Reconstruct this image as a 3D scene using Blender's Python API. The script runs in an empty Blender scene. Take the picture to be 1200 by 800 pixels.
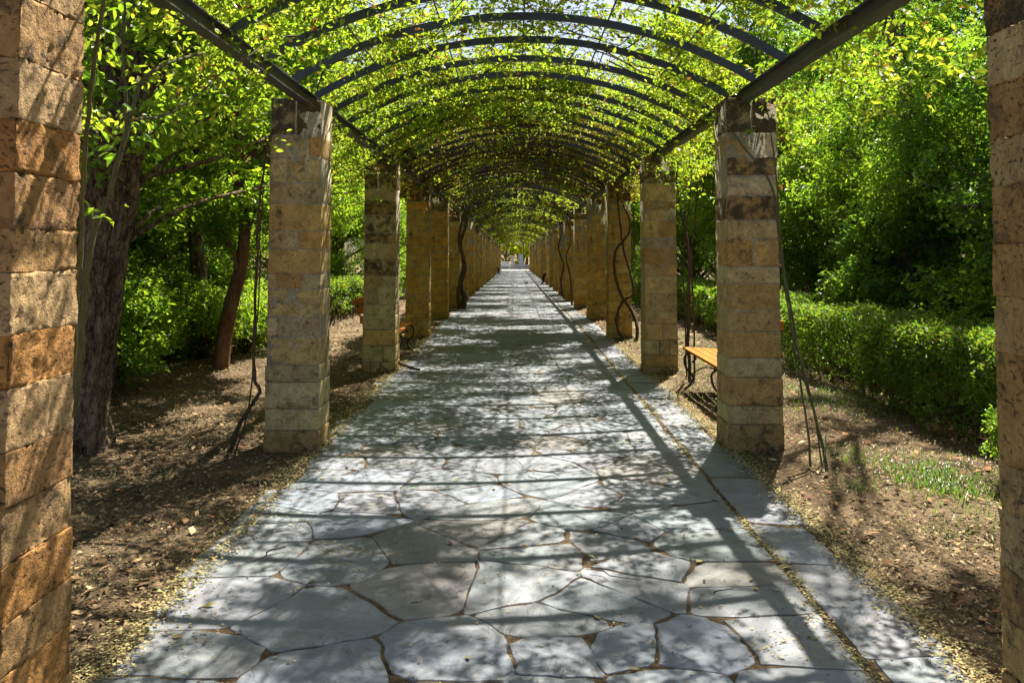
import bpy, math, random
import numpy as np
R = math.radians
random.seed(7); rng = np.random.default_rng(7)
C = bpy.context.scene.collection

# ------------------------------------------------------------------ camera, sky, sun, exposure
scene = bpy.context.scene
cam_d = bpy.data.cameras.new('camera'); cam = bpy.data.objects.new('camera', cam_d); C.objects.link(cam)
cam.location = (-0.075, 0.0, 1.62); cam.rotation_euler = (R(90 + 3.65), 0, 0)
cam_d.lens = 31.5; cam_d.sensor_width = 36; cam_d.shift_y = -0.145; cam_d.shift_x = -0.0025
cam_d.clip_start = 0.05; cam_d.clip_end = 1500
scene.camera = cam
SUN_TO = np.array([0.235, 0.645, 1.0]); SUN_TO /= np.linalg.norm(SUN_TO)
world = bpy.data.worlds.new('World'); scene.world = world; world.use_nodes = True
wn = world.node_tree.nodes; wl = world.node_tree.links
bgn = wn['Background']; sky = wn.new('ShaderNodeTexSky'); sky.sky_type = 'NISHITA'; sky.sun_disc = False
sky.sun_elevation = math.asin(SUN_TO[2]); sky.sun_rotation = math.atan2(SUN_TO[0], SUN_TO[1])
sky.air_density = 1.0; sky.dust_density = 2.5; sky.ozone_density = 1.0
wl.new(sky.outputs[0], bgn.inputs[0]); bgn.inputs[1].default_value = 0.052
sl = bpy.data.lights.new('sun', 'SUN'); sl.energy = 5.0; sl.angle = R(0.53); sl.color = (1.0, 0.95, 0.86)
so = bpy.data.objects.new('sun', sl); C.objects.link(so); so.location = (6, 20, 30)
from mathutils import Vector
so.rotation_euler = Vector((-SUN_TO[0], -SUN_TO[1], -SUN_TO[2])).to_track_quat('-Z', 'Y').to_euler()
vs = scene.view_settings; vs.view_transform = 'Standard'; vs.look = 'None'; vs.gamma = 1.0
vs.exposure = 1.55
try: vs.use_curve_mapping = False
except Exception: pass
cy = scene.cycles
cy.max_bounces = 8; cy.diffuse_bounces = 4; cy.transmission_bounces = 5; cy.glossy_bounces = 2; cy.transparent_max_bounces = 4
cy.use_denoising = True
try: cy.denoiser = 'OPENIMAGEDENOISE'
except Exception: pass

# ------------------------------------------------------------------ helpers
def ground_z(y):
    y = np.asarray(y, float)
    return -0.009 * (np.clip(y, 20, 112) - 20)
def gz(y): return float(ground_z(y))

def hash3(i, j, k, s=0):
    n = (i * 374761393 + j * 668265263 + k * 2147483647 + s * 1274126177) & 0xffffffff
    n = ((n ^ (n >> 13)) * 1274126177) & 0xffffffff
    n = (n ^ (n >> 16)) & 0xffffffff
    return (n & 0xffff) / 65535.0
def vnoise(p, scale, s=0):
    p = np.asarray(p, float) * scale + 1000.0
    i = np.floor(p).astype(np.int64); f = p - i; f = f * f * (3 - 2 * f)
    out = 0
    for a in (0, 1):
        for b in (0, 1):
            for c in (0, 1):
                w = (f[:, 0] if a else 1 - f[:, 0]) * (f[:, 1] if b else 1 - f[:, 1]) * (f[:, 2] if c else 1 - f[:, 2])
                out = out + w * hash3(i[:, 0] + a, i[:, 1] + b, i[:, 2] + c, s)
    return out * 2 - 1

class MB:
    """collects vertices, faces and per-vertex colours of ONE mesh"""
    def __init__(s): s.v = []; s.f3 = []; s.f4 = []; s.c = []; s.n = 0
    def add(s, v, f, col=None, a=0.0):
        v = np.asarray(v, np.float64).reshape(-1, 3); f = np.asarray(f, np.int64)
        s.v.append(v)
        (s.f4 if f.shape[1] == 4 else s.f3).append(f + s.n)
        cc = np.ones((len(v), 4)); cc[:, 3] = a
        if col is not None:
            col = np.asarray(col, float)
            cc[:, :3] = col
        s.c.append(cc); s.n += len(v)
    def poly(s, v, col=None, a=0.0):      # fan of a convex polygon
        n = len(v); s.add(v, [(0, i, i + 1) for i in range(1, n - 1)], col, a)
    def box(s, lo, hi, col=None):
        x0, y0, z0 = lo; x1, y1, z1 = hi
        v = [(x0,y0,z0),(x1,y0,z0),(x1,y1,z0),(x0,y1,z0),(x0,y0,z1),(x1,y0,z1),(x1,y1,z1),(x0,y1,z1)]
        s.add(v, [(3,2,1,0),(4,5,6,7),(0,1,5,4),(1,2,6,5),(2,3,7,6),(3,0,4,7)], col)
    def tube(s, pts, rad, n=7, col=None, bump=0.0, cap=True, ridge=0.0):
        pts = np.asarray(pts, float); m = len(pts)
        rad = np.broadcast_to(np.asarray(rad, float), (m,))
        t = np.gradient(pts, axis=0); t /= np.linalg.norm(t, axis=1)[:, None] + 1e-9
        ref = np.array([0.31, 0.17, 0.93]) if abs(t[0, 2]) < 0.8 else np.array([0.95, 0.2, 0.1])
        u = np.cross(t, ref); u /= np.linalg.norm(u, axis=1)[:, None] + 1e-9
        w = np.cross(t, u)
        a = np.linspace(0, 2 * math.pi, n, endpoint=False)
        rr = rad[:, None] * np.ones((1, n))
        if bump: rr = rr * (1 + bump * rng.uniform(-1, 1, (m, n)))
        if ridge:
            A, Z = np.meshgrid(a, np.arange(m)); q = np.stack([np.cos(A).ravel() * 3.6, np.sin(A).ravel() * 3.6, (pts[:, 2][:, None] + 0 * A).ravel() * 1.5], 1)
            rr = rr * (1 + ridge * (np.abs(vnoise(q, 2.2, 71)) * 1.6 - .5 + .6 * np.abs(vnoise(q * [1, 1, 3], 4.5, 72))).reshape(m, n))
        v = pts[:, None] + rr[..., None] * (np.cos(a)[None, :, None] * u[:, None] + np.sin(a)[None, :, None] * w[:, None])
        v = v.reshape(-1, 3); f = []
        for i in range(m - 1):
            for j in range(n):
                k = (j + 1) % n
                f.append((i * n + j, i * n + k, (i + 1) * n + k, (i + 1) * n + j))
        s.add(v, f, col)
        if cap:
            s.poly(v[:n][::-1], col); s.poly(v[-n:], col)
    def build(s, name, mat, parent=None, smooth=False, loc=(0, 0, 0)):
        me = bpy.data.meshes.new(name)
        v = np.concatenate(s.v); nv = len(v)
        f4 = np.concatenate(s.f4) if s.f4 else np.zeros((0, 4), np.int64)
        f3 = np.concatenate(s.f3) if s.f3 else np.zeros((0, 3), np.int64)
        me.vertices.add(nv); me.vertices.foreach_set('co', v.astype(np.float32).ravel())
        loops = np.concatenate([f4.ravel(), f3.ravel()]).astype(np.int32)
        me.loops.add(len(loops)); me.loops.foreach_set('vertex_index', loops)
        starts = np.concatenate([np.arange(len(f4)) * 4, len(f4) * 4 + np.arange(len(f3)) * 3]).astype(np.int32)
        me.polygons.add(len(starts)); me.polygons.foreach_set('loop_start', starts)
        me.update(calc_edges=True)
        me.polygons.foreach_set('use_smooth', np.full(len(starts), smooth, dtype=bool))
        ca = me.color_attributes.new('Col', 'FLOAT_COLOR', 'POINT')
        ca.data.foreach_set('color', np.concatenate(s.c).astype(np.float32).ravel())
        me.materials.append(mat); me.validate()
        o = bpy.data.objects.new(name, me); C.objects.link(o); o.location = loc
        if parent: o.parent = parent
        return o

def thing(name, label, cat, loc=(0, 0, 0), rz=0, group=None):
    o = bpy.data.objects.new(name, None); C.objects.link(o); o.empty_display_size = 0.2
    o.location = loc; o.rotation_euler = (0, 0, rz)
    tag(o, label, cat, group); return o
def tag(o, label=None, cat=None, group=None, kind=None):
    if label: o['label'] = label
    if cat: o['category'] = cat
    if group: o['group'] = group
    if kind: o['kind'] = kind
    return o
def dup(root, loc=None, rz=None, label=None, scale=None):
    r = root.copy(); C.objects.link(r)
    if loc is not None: r.location = loc
    if rz is not None: r.rotation_euler = (0, 0, rz)
    if scale is not None: r.scale = (scale,) * 3 if not hasattr(scale, '__len__') else scale
    if label: r['label'] = label
    for ch in list(root.children):
        c = ch.copy(); C.objects.link(c); c.parent = r
        for g in ch.children:
            d = g.copy(); C.objects.link(d); d.parent = c
    return r
ORD = ['first','second','third','fourth','fifth','sixth','seventh','eighth','ninth','tenth','eleventh','twelfth','thirteenth',
       'fourteenth','fifteenth','sixteenth','seventeenth','eighteenth','nineteenth','twentieth','twenty-first','twenty-second',
       'twenty-third','twenty-fourth','twenty-fifth','twenty-sixth','twenty-seventh','twenty-eighth','twenty-ninth','thirtieth',
       'thirty-first','thirty-second','thirty-third','thirty-fourth','thirty-fifth']
def P(px, py, d):    # point seen at that place of the photograph, at its own distance d
    return (-0.075 + (px - 603) * d / 1050, d, 1.62 + (293 - py) * d / 1050)
def smooth_path(pts, k=5):
    pts = np.asarray(pts, float); n = len(pts); out = []
    for i in range(n - 1):
        p0, p1, p2, p3 = pts[max(i-1,0)], pts[i], pts[i+1], pts[min(i+2,n-1)]
        for t in np.linspace(0, 1, k, endpoint=False):
            out.append(0.5 * ((2*p1) + (-p0+p2)*t + (2*p0-5*p1+4*p2-p3)*t*t + (-p0+3*p1-3*p2+p3)*t**3))
    out.append(pts[-1]); return np.array(out)

# ------------------------------------------------------------------ materials
def new_mat(name):
    m = bpy.data.materials.new(name); m.use_nodes = True
    return m, m.node_tree.nodes, m.node_tree.links, m.node_tree.nodes['Principled BSDF']
def noise(n, l, scale, detail=4, rough=0.55, vec=None, dist=0.0):
    t = n.new('ShaderNodeTexNoise'); t.inputs['Scale'].default_value = scale; t.inputs['Detail'].default_value = detail
    t.inputs['Roughness'].default_value = rough; t.inputs['Distortion'].default_value = dist
    if vec is not None: l.new(vec, t.inputs['Vector'])
    return t.outputs['Fac']
def ramp(n, l, fac, stops):
    r = n.new('ShaderNodeValToRGB'); e = r.color_ramp.elements
    while len(e) < len(stops): e.new(0.5)
    for k, (p, c) in enumerate(stops):
        e[k].position = p; e[k].color = (c, c, c, 1) if not hasattr(c, '__len__') else (*c, 1)
    l.new(fac, r.inputs[0]); return r.outputs[0]
def mix(n, l, a, b, fac, mode='MIX'):
    m = n.new('ShaderNodeMix'); m.data_type = 'RGBA'; m.blend_type = mode
    for ix, val in ((6, a), (7, b), (0, fac)):
        sock = m.inputs[ix]
        if isinstance(val, (int, float)): sock.default_value = val if ix == 0 else (val, val, val, 1)
        elif isinstance(val, tuple): sock.default_value = (*val, 1)
        else: l.new(val, sock)
    return m.outputs[2]
def math_(n, l, op, a, b=0.0):
    m = n.new('ShaderNodeMath'); m.operation = op
    for k, v in ((0, a), (1, b)):
        if isinstance(v, (int, float)): m.inputs[k].default_value = v
        else: l.new(v, m.inputs[k])
    return m.outputs[0]
def bump(n, l, h, strength, dist, prev=None):
    b = n.new('ShaderNodeBump'); b.inputs['Strength'].default_value = strength; b.inputs['Distance'].default_value = dist
    l.new(h, b.inputs['Height'])
    if prev is not None: l.new(prev, b.inputs['Normal'])
    return b.outputs['Normal']
def objco(n): return n.new('ShaderNodeTexCoord').outputs['Object']

def stone_mat(name, pit_scale, pit_d, mottled=1.0):
    m, n, l, b = new_mat(name); co = objco(n)
    at = n.new('ShaderNodeAttribute'); at.attribute_name = 'Col'
    n1 = noise(n, l, 9, 6, 0.65, co, 0.3); n2 = noise(n, l, 45, 5, 0.7, co)
    v = mix(n, l, at.outputs['Color'], ramp(n, l, n1, [(0.28, 0.55), (0.5, 0.95), (0.75, 1.3)]), 0.85 * mottled, 'MULTIPLY')
    v = mix(n, l, v, ramp(n, l, n2, [(0.3, 0.62), (0.62, 1.15)]), 0.7, 'MULTIPLY')
    n3 = noise(n, l, 3.3, 3, 0.5, co, 0.6)
    v = mix(n, l, v, (0.42, 0.235, 0.10), math_(n, l, 'MULTIPLY', ramp(n, l, n3, [(0.48, 0.0), (0.66, 0.6)]), 0.75))
    # dark lichen, where the block carries it
    st = math_(n, l, 'ADD', noise(n, l, 11, 7, 0.72, co, 0.4), math_(n, l, 'MULTIPLY', at.outputs['Alpha'], 0.20))
    v = mix(n, l, v, (0.035, 0.032, 0.026), math_(n, l, 'MULTIPLY', ramp(n, l, st, [(0.58, 0.0), (0.74, 1.0)]), 0.85))
    # pits
    vec = n.new('ShaderNodeMapping'); vec.inputs['Scale'].default_value = (1, 1, 1.9); l.new(co, vec.inputs[0])
    vo = noise(n, l, pit_scale, 3, 0.6, vec.outputs[0], 0.5)
    zone = ramp(n, l, noise(n, l, 6, 2, 0.5, co), [(0.38, 0.0), (0.6, 1.0)])
    pit = math_(n, l, 'MULTIPLY', ramp(n, l, vo, [(0.30, 1.0), (0.41, 0.0)]), math_(n, l, 'ADD', zone, 0.35))
    v = mix(n, l, v, (0.10, 0.07, 0.045), math_(n, l, 'MULTIPLY', pit, 0.65))
    l.new(v, b.inputs['Base Color']); b.inputs['Roughness'].default_value = 0.9; b.inputs['Specular IOR Level'].default_value = 0.2
    h = math_(n, l, 'SUBTRACT', math_(n, l, 'ADD', math_(n, l, 'MULTIPLY', n1, 0.8), math_(n, l, 'MULTIPLY', n2, 0.55)), pit)
    l.new(bump(n, l, h, 0.9, pit_d), b.inputs['Normal'])
    return m
def leaf_mat(name, c0, c1, t0, t1, trans=0.5, brown=0.0, rough=0.42):
    m, n, l, b = new_mat(name)
    at = n.new('ShaderNodeAttribute'); at.attribute_name = 'Col'
    sep = n.new('ShaderNodeSeparateColor'); l.new(at.outputs['Color'], sep.inputs[0])
    f = sep.outputs[0]
    bc = mix(n, l, c0, c1, f); tc = mix(n, l, t0, t1, f)
    if brown:
        br = ramp(n, l, sep.outputs[1], [(1 - brown - 0.02, 0.0), (1 - brown, 1.0)])
        bc = mix(n, l, bc, (0.15, 0.08, 0.03), br); tc = mix(n, l, tc, (0.24, 0.11, 0.025), br)
    l.new(bc, b.inputs['Base Color']); b.inputs['Roughness'].default_value = rough; b.inputs['Specular IOR Level'].default_value = 0.45
    tr = n.new('ShaderNodeBsdfTranslucent'); l.new(tc, tr.inputs[0])
    ms = n.new('ShaderNodeMixShader'); ms.inputs[0].default_value = trans
    l.new(b.outputs[0], ms.inputs[1]); l.new(tr.outputs[0], ms.inputs[2])
    l.new(ms.outputs[0], n['Material Output'].inputs['Surface'])
    return m
def plain(name, col, rough=0.6, metal=0.0, var=0.25, scale=12, bumpd=0.0, stretch=None, useattr=False, spec=0.4):
    m, n, l, b = new_mat(name); co = objco(n)
    if stretch:
        mp = n.new('ShaderNodeMapping'); mp.inputs['Scale'].default_value = stretch; l.new(co, mp.inputs[0]); co = mp.outputs[0]
    nf = noise(n, l, scale, 5, 0.65, co)
    base = col
    if useattr:
        at = n.new('ShaderNodeAttribute'); at.attribute_name = 'Col'; base = at.outputs['Color']
    v = mix(n, l, base, ramp(n, l, nf, [(0.25, 1 - var), (0.75, 1 + var)]), 1.0, 'MULTIPLY')
    if 'paint' in name and 'white' not in name:
        ru = ramp(n, l, noise(n, l, 6, 8, 0.75, co, 0.6), [(0.58, 0.0), (0.68, 1.0)])
        v = mix(n, l, v, (0.11, 0.055, 0.028), math_(n, l, 'MULTIPLY', ru, 0.7))
    l.new(v, b.inputs['Base Color']); b.inputs['Roughness'].default_value = rough; b.inputs['Metallic'].default_value = metal
    b.inputs['Specular IOR Level'].default_value = spec
    if bumpd: l.new(bump(n, l, nf, 0.8, bumpd), b.inputs['Normal'])
    return m
def bark_mat(name, c0, c1, d, sc=14):
    m, n, l, b = new_mat(name); co = objco(n)
    mp = n.new('ShaderNodeMapping'); mp.inputs['Scale'].default_value = (1, 1, 0.22); l.new(co, mp.inputs[0])
    a = noise(n, l, sc, 6, 0.7, mp.outputs[0], 0.8); a2 = noise(n, l, sc * 4, 4, 0.6, mp.outputs[0])
    vo = n.new('ShaderNodeTexVoronoi'); vo.feature = 'DISTANCE_TO_EDGE'; vo.inputs['Scale'].default_value = sc * 3.2
    mp2 = n.new('ShaderNodeMapping'); mp2.inputs['Scale'].default_value = (1, 1, 0.3); l.new(mix(n, l, co, noise(n, l, 6, 3, .6, co), .12), mp2.inputs[0]); l.new(mp2.outputs[0], vo.inputs['Vector'])
    crack = ramp(n, l, vo.outputs['Distance'], [(0.0, -0.0), (0.12, 1.0)])
    h = math_(n, l, 'ADD', a, math_(n, l, 'MULTIPLY', a2, 0.4)); h = math_(n, l, 'SUBTRACT', math_(n, l, 'ADD', h, math_(n, l, 'MULTIPLY', crack, 0.14)), 0.13)
    l.new(ramp(n, l, h, [(0.5, c0), (0.85, c1)]), b.inputs['Base Color']); b.inputs['Roughness'].default_value = 0.92
    b.inputs['Specular IOR Level'].default_value = 0.15
    l.new(bump(n, l, h, 1.0, d), b.inputs['Normal']); return m

M = {}
M['stone_near'] = stone_mat('stone_near', 34, 0.03)
M['stone'] = stone_mat('stone', 60, 0.010)
M['steel'] = plain('steel_paint', (0.050, 0.066, 0.082), 0.5, 0.0, 0.35, 9, 0.001, spec=0.5)
M['beam'] = plain('beam_paint', (0.075, 0.080, 0.078), 0.55, 0.0, 0.5, 7, 0.002, (1, 0.25, 1), spec=0.4)
M['leaf_vine'] = leaf_mat('leaf_vine', (0.05, 0.10, 0.012), (0.15, 0.18, 0.02), (0.28, 0.47, 0.018), (0.56, 0.64, 0.04), 0.57, 0.05)
M['leaf_vine_dry'] = leaf_mat('leaf_vine_dry', (0.045, 0.075, 0.012), (0.10, 0.13, 0.02), (0.26, 0.38, 0.014), (0.50, 0.54, 0.025), 0.52, 0.36)
M['leaf_bright'] = leaf_mat('leaf_bright', (0.05, 0.12, 0.012), (0.12, 0.19, 0.02), (0.26, 0.48, 0.02), (0.54, 0.67, 0.03), 0.58)
M['leaf_mid'] = leaf_mat('leaf_mid', (0.05, 0.12, 0.016), (0.12, 0.19, 0.025), (0.22, 0.45, 0.02), (0.46, 0.62, 0.03), 0.55)
M['leaf_dark'] = leaf_mat('leaf_dark', (0.04, 0.11, 0.02), (0.10, 0.175, 0.03), (0.18, 0.40, 0.025), (0.38, 0.56, 0.035), 0.52, rough=0.33)
M['leaf_hedge'] = leaf_mat('leaf_hedge', (0.04, 0.11, 0.016), (0.11, 0.18, 0.025), (0.18, 0.38, 0.02), (0.36, 0.50, 0.03), 0.48, 0.05)
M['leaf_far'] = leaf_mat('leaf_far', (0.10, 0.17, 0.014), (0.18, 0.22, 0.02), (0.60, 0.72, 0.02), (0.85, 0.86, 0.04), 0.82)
M['bark'] = bark_mat('bark', (0.045, 0.03, 0.017), (0.36, 0.26, 0.165), 0.07, 9)
M['bark_red'] = bark_mat('bark_red', (0.085, 0.042, 0.022), (0.25, 0.14, 0.08), 0.008, 10)
M['twig'] = bark_mat('twig', (0.045, 0.03, 0.018), (0.13, 0.09, 0.055), 0.003, 30)
M['cane'] = bark_mat('cane', (0.07, 0.075, 0.03), (0.17, 0.15, 0.07), 0.002, 30)
M['iron'] = plain('iron', (0.02, 0.019, 0.018), 0.5, 0.4, 0.3, 30)
M['wood'] = plain('orange_wood', (0.40, 0.145, 0.018), 0.85, 0.0, 0.3, 10, 0.001, (1, 0.12, 1), spec=0.12)
M['litter'] = plain('litter', (1, 1, 1), 0.85, 0, 0.2, 40, 0, None, True, 0.15)
M['grass'] = leaf_mat('grass', (0.05, 0.13, 0.015), (0.12, 0.19, 0.03), (0.12, 0.3, 0.02), (0.26, 0.40, 0.03), 0.4)
M['cloth_dark'] = plain('dark_cloth', (0.014, 0.013, 0.018), 0.9, 0, 0.3, 20)
M['cloth_mauve'] = plain('mauve_cloth', (0.09, 0.04, 0.08), 0.9, 0, 0.3, 20)
M['skin'] = plain('skin', (0.5, 0.32, 0.24), 0.6, 0, 0.08, 10)
M['white'] = plain('white_paint', (0.75, 0.76, 0.76), 0.5, 0, 0.06, 5)
M['bluegrey'] = plain('pale_blue_grey', (0.38, 0.46, 0.52), 0.6, 0, 0.12, 5)
M['plaster'] = plain('pale_plaster', (0.55, 0.50, 0.44), 0.8, 0, 0.12, 5)
M['bird'] = plain('bird_feather', (0.04, 0.042, 0.05), 0.7, 0, 0.4, 30)

def ground_material():
    m, n, l, b = new_mat('soil'); co = objco(n)
    a = noise(n, l, 1.3, 5, 0.6, co); c = noise(n, l, 28, 6, 0.75, co, 0.4); d = noise(n, l, 130, 3, 0.7, co)
    v = ramp(n, l, a, [(0.3, (0.10, 0.068, 0.036)), (0.5, (0.18, 0.122, 0.066)), (0.7, (0.30, 0.215, 0.125))])
    v = mix(n, l, v, ramp(n, l, c, [(0.32, 0.35), (0.6, 1.25)]), 0.8, 'MULTIPLY')
    v = mix(n, l, v, ramp(n, l, d, [(0.35, 0.5), (0.65, 1.3)]), 0.6, 'MULTIPLY')
    l.new(v, b.inputs['Base Color']); b.inputs['Roughness'].default_value = 0.95; b.inputs['Specular IOR Level'].default_value = 0.1
    h = math_(n, l, 'ADD', c, math_(n, l, 'MULTIPLY', d, 0.4))
    l.new(bump(n, l, h, 1.0, 0.03), b.inputs['Normal']); return m
def slab_material():
    m, n, l, b = new_mat('flagstone'); co = objco(n)
    at = n.new('ShaderNodeAttribute'); at.attribute_name = 'Col'
    a = noise(n, l, 2.6, 6, 0.65, co, 1.2); c = noise(n, l, 40, 5, 0.7, co); f = noise(n, l, 7, 4, 0.6, co, 2.5)
    v = mix(n, l, at.outputs['Color'], ramp(n, l, a, [(0.3, 0.55), (0.5, 0.95), (0.7, 1.35)]), 0.9, 'MULTIPLY')
    v = mix(n, l, v, ramp(n, l, c, [(0.3, 0.8), (0.65, 1.1)]), 0.6, 'MULTIPLY')
    vein = ramp(n, l, f, [(0.465, 0.0), (0.5, 1.0), (0.535, 0.0)])
    v = mix(n, l, v, (0.24, 0.20, 0.15), math_(n, l, 'MULTIPLY', vein, 0.25))
    dirt = ramp(n, l, noise(n, l, 1.7, 7, 0.75, co, 0.3), [(0.55, 0.0), (0.72, 1.0)])
    v = mix(n, l, v, (0.22, 0.175, 0.115), math_(n, l, 'MULTIPLY', dirt, 0.55))
    l.new(v, b.inputs['Base Color'])
    l.new(ramp(n, l, a, [(0.3, 0.48), (0.7, 0.72)]), b.inputs['Roughness']); b.inputs['Specular IOR Level'].default_value = 0.35
    cleft = noise(n, l, 4.5, 2, 0.5, co, 1.5)
    cl = ramp(n, l, cleft, [(0.42, 0.0), (0.45, 0.5), (0.56, 0.5), (0.58, 1.0)])
    rust = ramp(n, l, noise(n, l, 5.5, 6, 0.7, co, 1.0), [(0.56, 0.0), (0.7, 1.0)])
    v = mix(n, l, v, (0.20, 0.145, 0.085), math_(n, l, 'MULTIPLY', rust, 0.35)); l.new(v, b.inputs['Base Color'])
    h = math_(n, l, 'ADD', math_(n, l, 'ADD', a, math_(n, l, 'MULTIPLY', c, 0.2)), math_(n, l, 'MULTIPLY', cl, 0.5))
    l.new(bump(n, l, h, 0.8, 0.012), b.inputs['Normal']); return m
M['soil'] = ground_material(); M['slab'] = slab_material()

# ------------------------------------------------------------------ ground
def build_ground():
    xs = np.unique(np.concatenate([np.linspace(-300, -12, 12), np.arange(-12, 12.01, 0.12), np.linspace(12, 300, 12)]))
    ys = np.unique(np.concatenate([np.linspace(-60, 0, 5), np.arange(0, 22, 0.14), np.arange(22, 120, 1.5), np.linspace(120, 700, 12)]))
    X, Y = np.meshgrid(xs, ys); p = np.stack([X.ravel(), Y.ravel(), 0 * X.ravel()], 1)
    off = np.clip((np.abs(p[:, 0]) - 1.66) / 0.5, 0, 1) * (np.abs(p[:, 0]) < 40)
    z = ground_z(p[:, 1]) + .0155 * (np.abs(p[:, 0]) < 1.66) + off * (0.035 * vnoise(p, 0.9, 3) + 0.018 * vnoise(p, 3.7, 4) + 0.010 * vnoise(p, 9, 5)) 
    z += off * np.where(p[:, 0] < 0, 0.02, 0.01)
    p[:, 2] = z
    nx = len(xs); ny = len(ys); i = np.arange(nx * ny).reshape(ny, nx)
    f = np.stack([i[:-1, :-1].ravel(), i[:-1, 1:].ravel(), i[1:, 1:].ravel(), i[1:, :-1].ravel()], 1)
    m = MB(); m.add(p, f); o = m.build('ground', M['soil'], smooth=True); tag(o, kind='structure')
    return o
build_ground()
def gnd(x, y):   # same height as the ground sheet, for scattering
    p = np.stack([x, y, 0 * x], 1)
    off = np.clip((np.abs(x) - 1.66) / 0.5, 0, 1)
    return ground_z(y) + .0155 * (np.abs(x) < 1.66) + off * (0.035 * vnoise(p, 0.9, 3) + 0.018 * vnoise(p, 3.7, 4) + 0.010 * vnoise(p, 9, 5)) + off * np.where(x < 0, 0.02, 0.01)

# ------------------------------------------------------------------ flagstone path
def clip_half(poly, nx, ny, c):     # keep nx*x+ny*y <= c
    out = []; n = len(poly)
    for i in range(n):
        a = poly[i]; b = poly[(i + 1) % n]
        da = nx * a[0] + ny * a[1] - c; db = nx * b[0] + ny * b[1] - c
        if da <= 0: out.append(a)
        if (da < 0) != (db < 0):
            t = da / (da - db); out.append((a[0] + t * (b[0] - a[0]), a[1] + t * (b[1] - a[1])))
    return out
TOP = 0.020
def path():
    m = MB(); r = random.Random(5)
    def slab(poly, gap, top=TOP):
        q = poly
        area = 0.5 * abs(sum(q[i][0]*q[(i+1)%len(q)][1]-q[(i+1)%len(q)][0]*q[i][1] for i in range(len(q))))
        if area < 0.02: return
        n = len(poly); q = poly
        if area > .05:
            for i in range(n):      # knock off the corners
                a0 = poly[i - 1]; a = poly[i]; b = poly[(i + 1) % n]
                v0 = np.array([a0[0]-a[0], a0[1]-a[1]]); v1 = np.array([b[0]-a[0], b[1]-a[1]]); l0, l1 = np.linalg.norm(v0), np.linalg.norm(v1)
                if min(l0, l1) < .08: continue
                bis = -(v0 / l0 + v1 / l1); lb = np.linalg.norm(bis)
                if lb < .15: continue
                bis /= lb; q = clip_half(q, bis[0], bis[1], bis[0]*a[0] + bis[1]*a[1] - r.choice([.004, .008, .012, .02, .04]))
                if len(q) < 3: return
        n = len(q); poly = q
        for i in range(n):      # shrink by the joint
            a = poly[i]; b = poly[(i + 1) % n]; L = math.hypot(b[0]-a[0], b[1]-a[1])
            if L < 1e-6: continue
            nx, ny = (b[1]-a[1]) / L, -(b[0]-a[0]) / L
            g = gap * r.choice([0.3, 0.4, 0.5, 0.8, 1.0, 1.6, 2.8])
            q = clip_half(q, nx, ny, nx*a[0] + ny*a[1] - g)
            if len(q) < 3: return
        pts = []
        for i in range(len(q)):
            a = q[i]; b = q[(i + 1) % len(q)]; L = math.hypot(b[0]-a[0], b[1]-a[1]); k = max(1, int(L / 0.05))
            for t in range(k):
                s = t / k
                x, y = a[0] + (b[0]-a[0]) * s, a[1] + (b[1]-a[1]) * s
                w = 0.004 if (x*37 + y*17) % 3 < 2.4 else 0.010
                pts.append((x + r.uniform(-w, w), y + r.uniform(-w, w)))
        pa = np.array([(p[0], p[1], 0.0) for p in pts]); edge = np.clip(np.minimum(1.27 - pa[:, 0], pa[:, 0] + 1.72) / .1, .15, 1) if pts[0][0] < 1.28 else .25
        wx = (.035 * vnoise(pa, 2.6, 81) + .013 * vnoise(pa, 8, 82)) * edge; wy = .035 * vnoise(pa, 2.6, 83) + .013 * vnoise(pa, 8, 84)
        pts = [(p[0] + a, p[1] + b) for p, a, b in zip(pts, wx, wy)]
        cx = sum(p[0] for p in pts) / len(pts); cyy = sum(p[1] for p in pts) / len(pts)
        tx, ty = r.uniform(-0.002, 0.002), r.uniform(-0.002, 0.002); dz = r.uniform(-0.0012, 0.002)
        def z(x, y, h): return h + dz + tx * (x - cx) + ty * (y - cyy) + gz(y)
        N = len(pts); rings = []
        for ins, h in ((0.0, -0.02), (0.0, top - 0.004), (0.003, top - 0.001), (0.010, top)):
            ring = []
            for (x, y) in pts:
                d = math.hypot(x - cx, y - cyy) + 1e-6; k = 1 - ins / d
                X, Y = cx + (x - cx) * k, cyy + (y - cyy) * k
                ring.append((X, Y, z(X, Y, h)))
            rings.append(ring)
        v = [p for ring in rings for p in ring] + [(cx, cyy, z(cx, cyy, top + 0.001))]
        f4 = [(a*N+i, a*N+(i+1) % N, (a+1)*N+(i+1) % N, (a+1)*N+i) for a in range(3) for i in range(N)]
        t = r.random(); br = r.uniform(0.80, 1.12)
        base = np.array([0.195, 0.212, 0.243]) * (1 - t) + np.array([0.172, 0.198, 0.202]) * t
        if r.random() < 0.10: base = np.array([0.175, 0.17, 0.158])
        base = base * np.array([r.uniform(.96, 1.06), 1.0, r.uniform(.95, 1.05)])
        col = base * br
        m.add(v, f4, col); f3 = [(3*N+i, 3*N+(i+1) % N, 4*N) for i in range(N)]
        m.f3.append(np.array(f3) + m.n - len(v))
    # main field
    seeds = []
    y = 0.6
    while y < 112:
        s = 0.40 if y < 40 else 0.8
        x = -1.66 + r.uniform(0.1, 0.4)
        while x < 1.25:
            seeds.append((x + r.uniform(-.2, .2), y + r.uniform(-.24, .24))); x += s * r.uniform(0.75, 1.45)
        y += s * r.uniform(0.85, 1.0)
    seeds = [s for s in seeds if r.random() > 0.12]
    sa = np.array(seeds)
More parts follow.
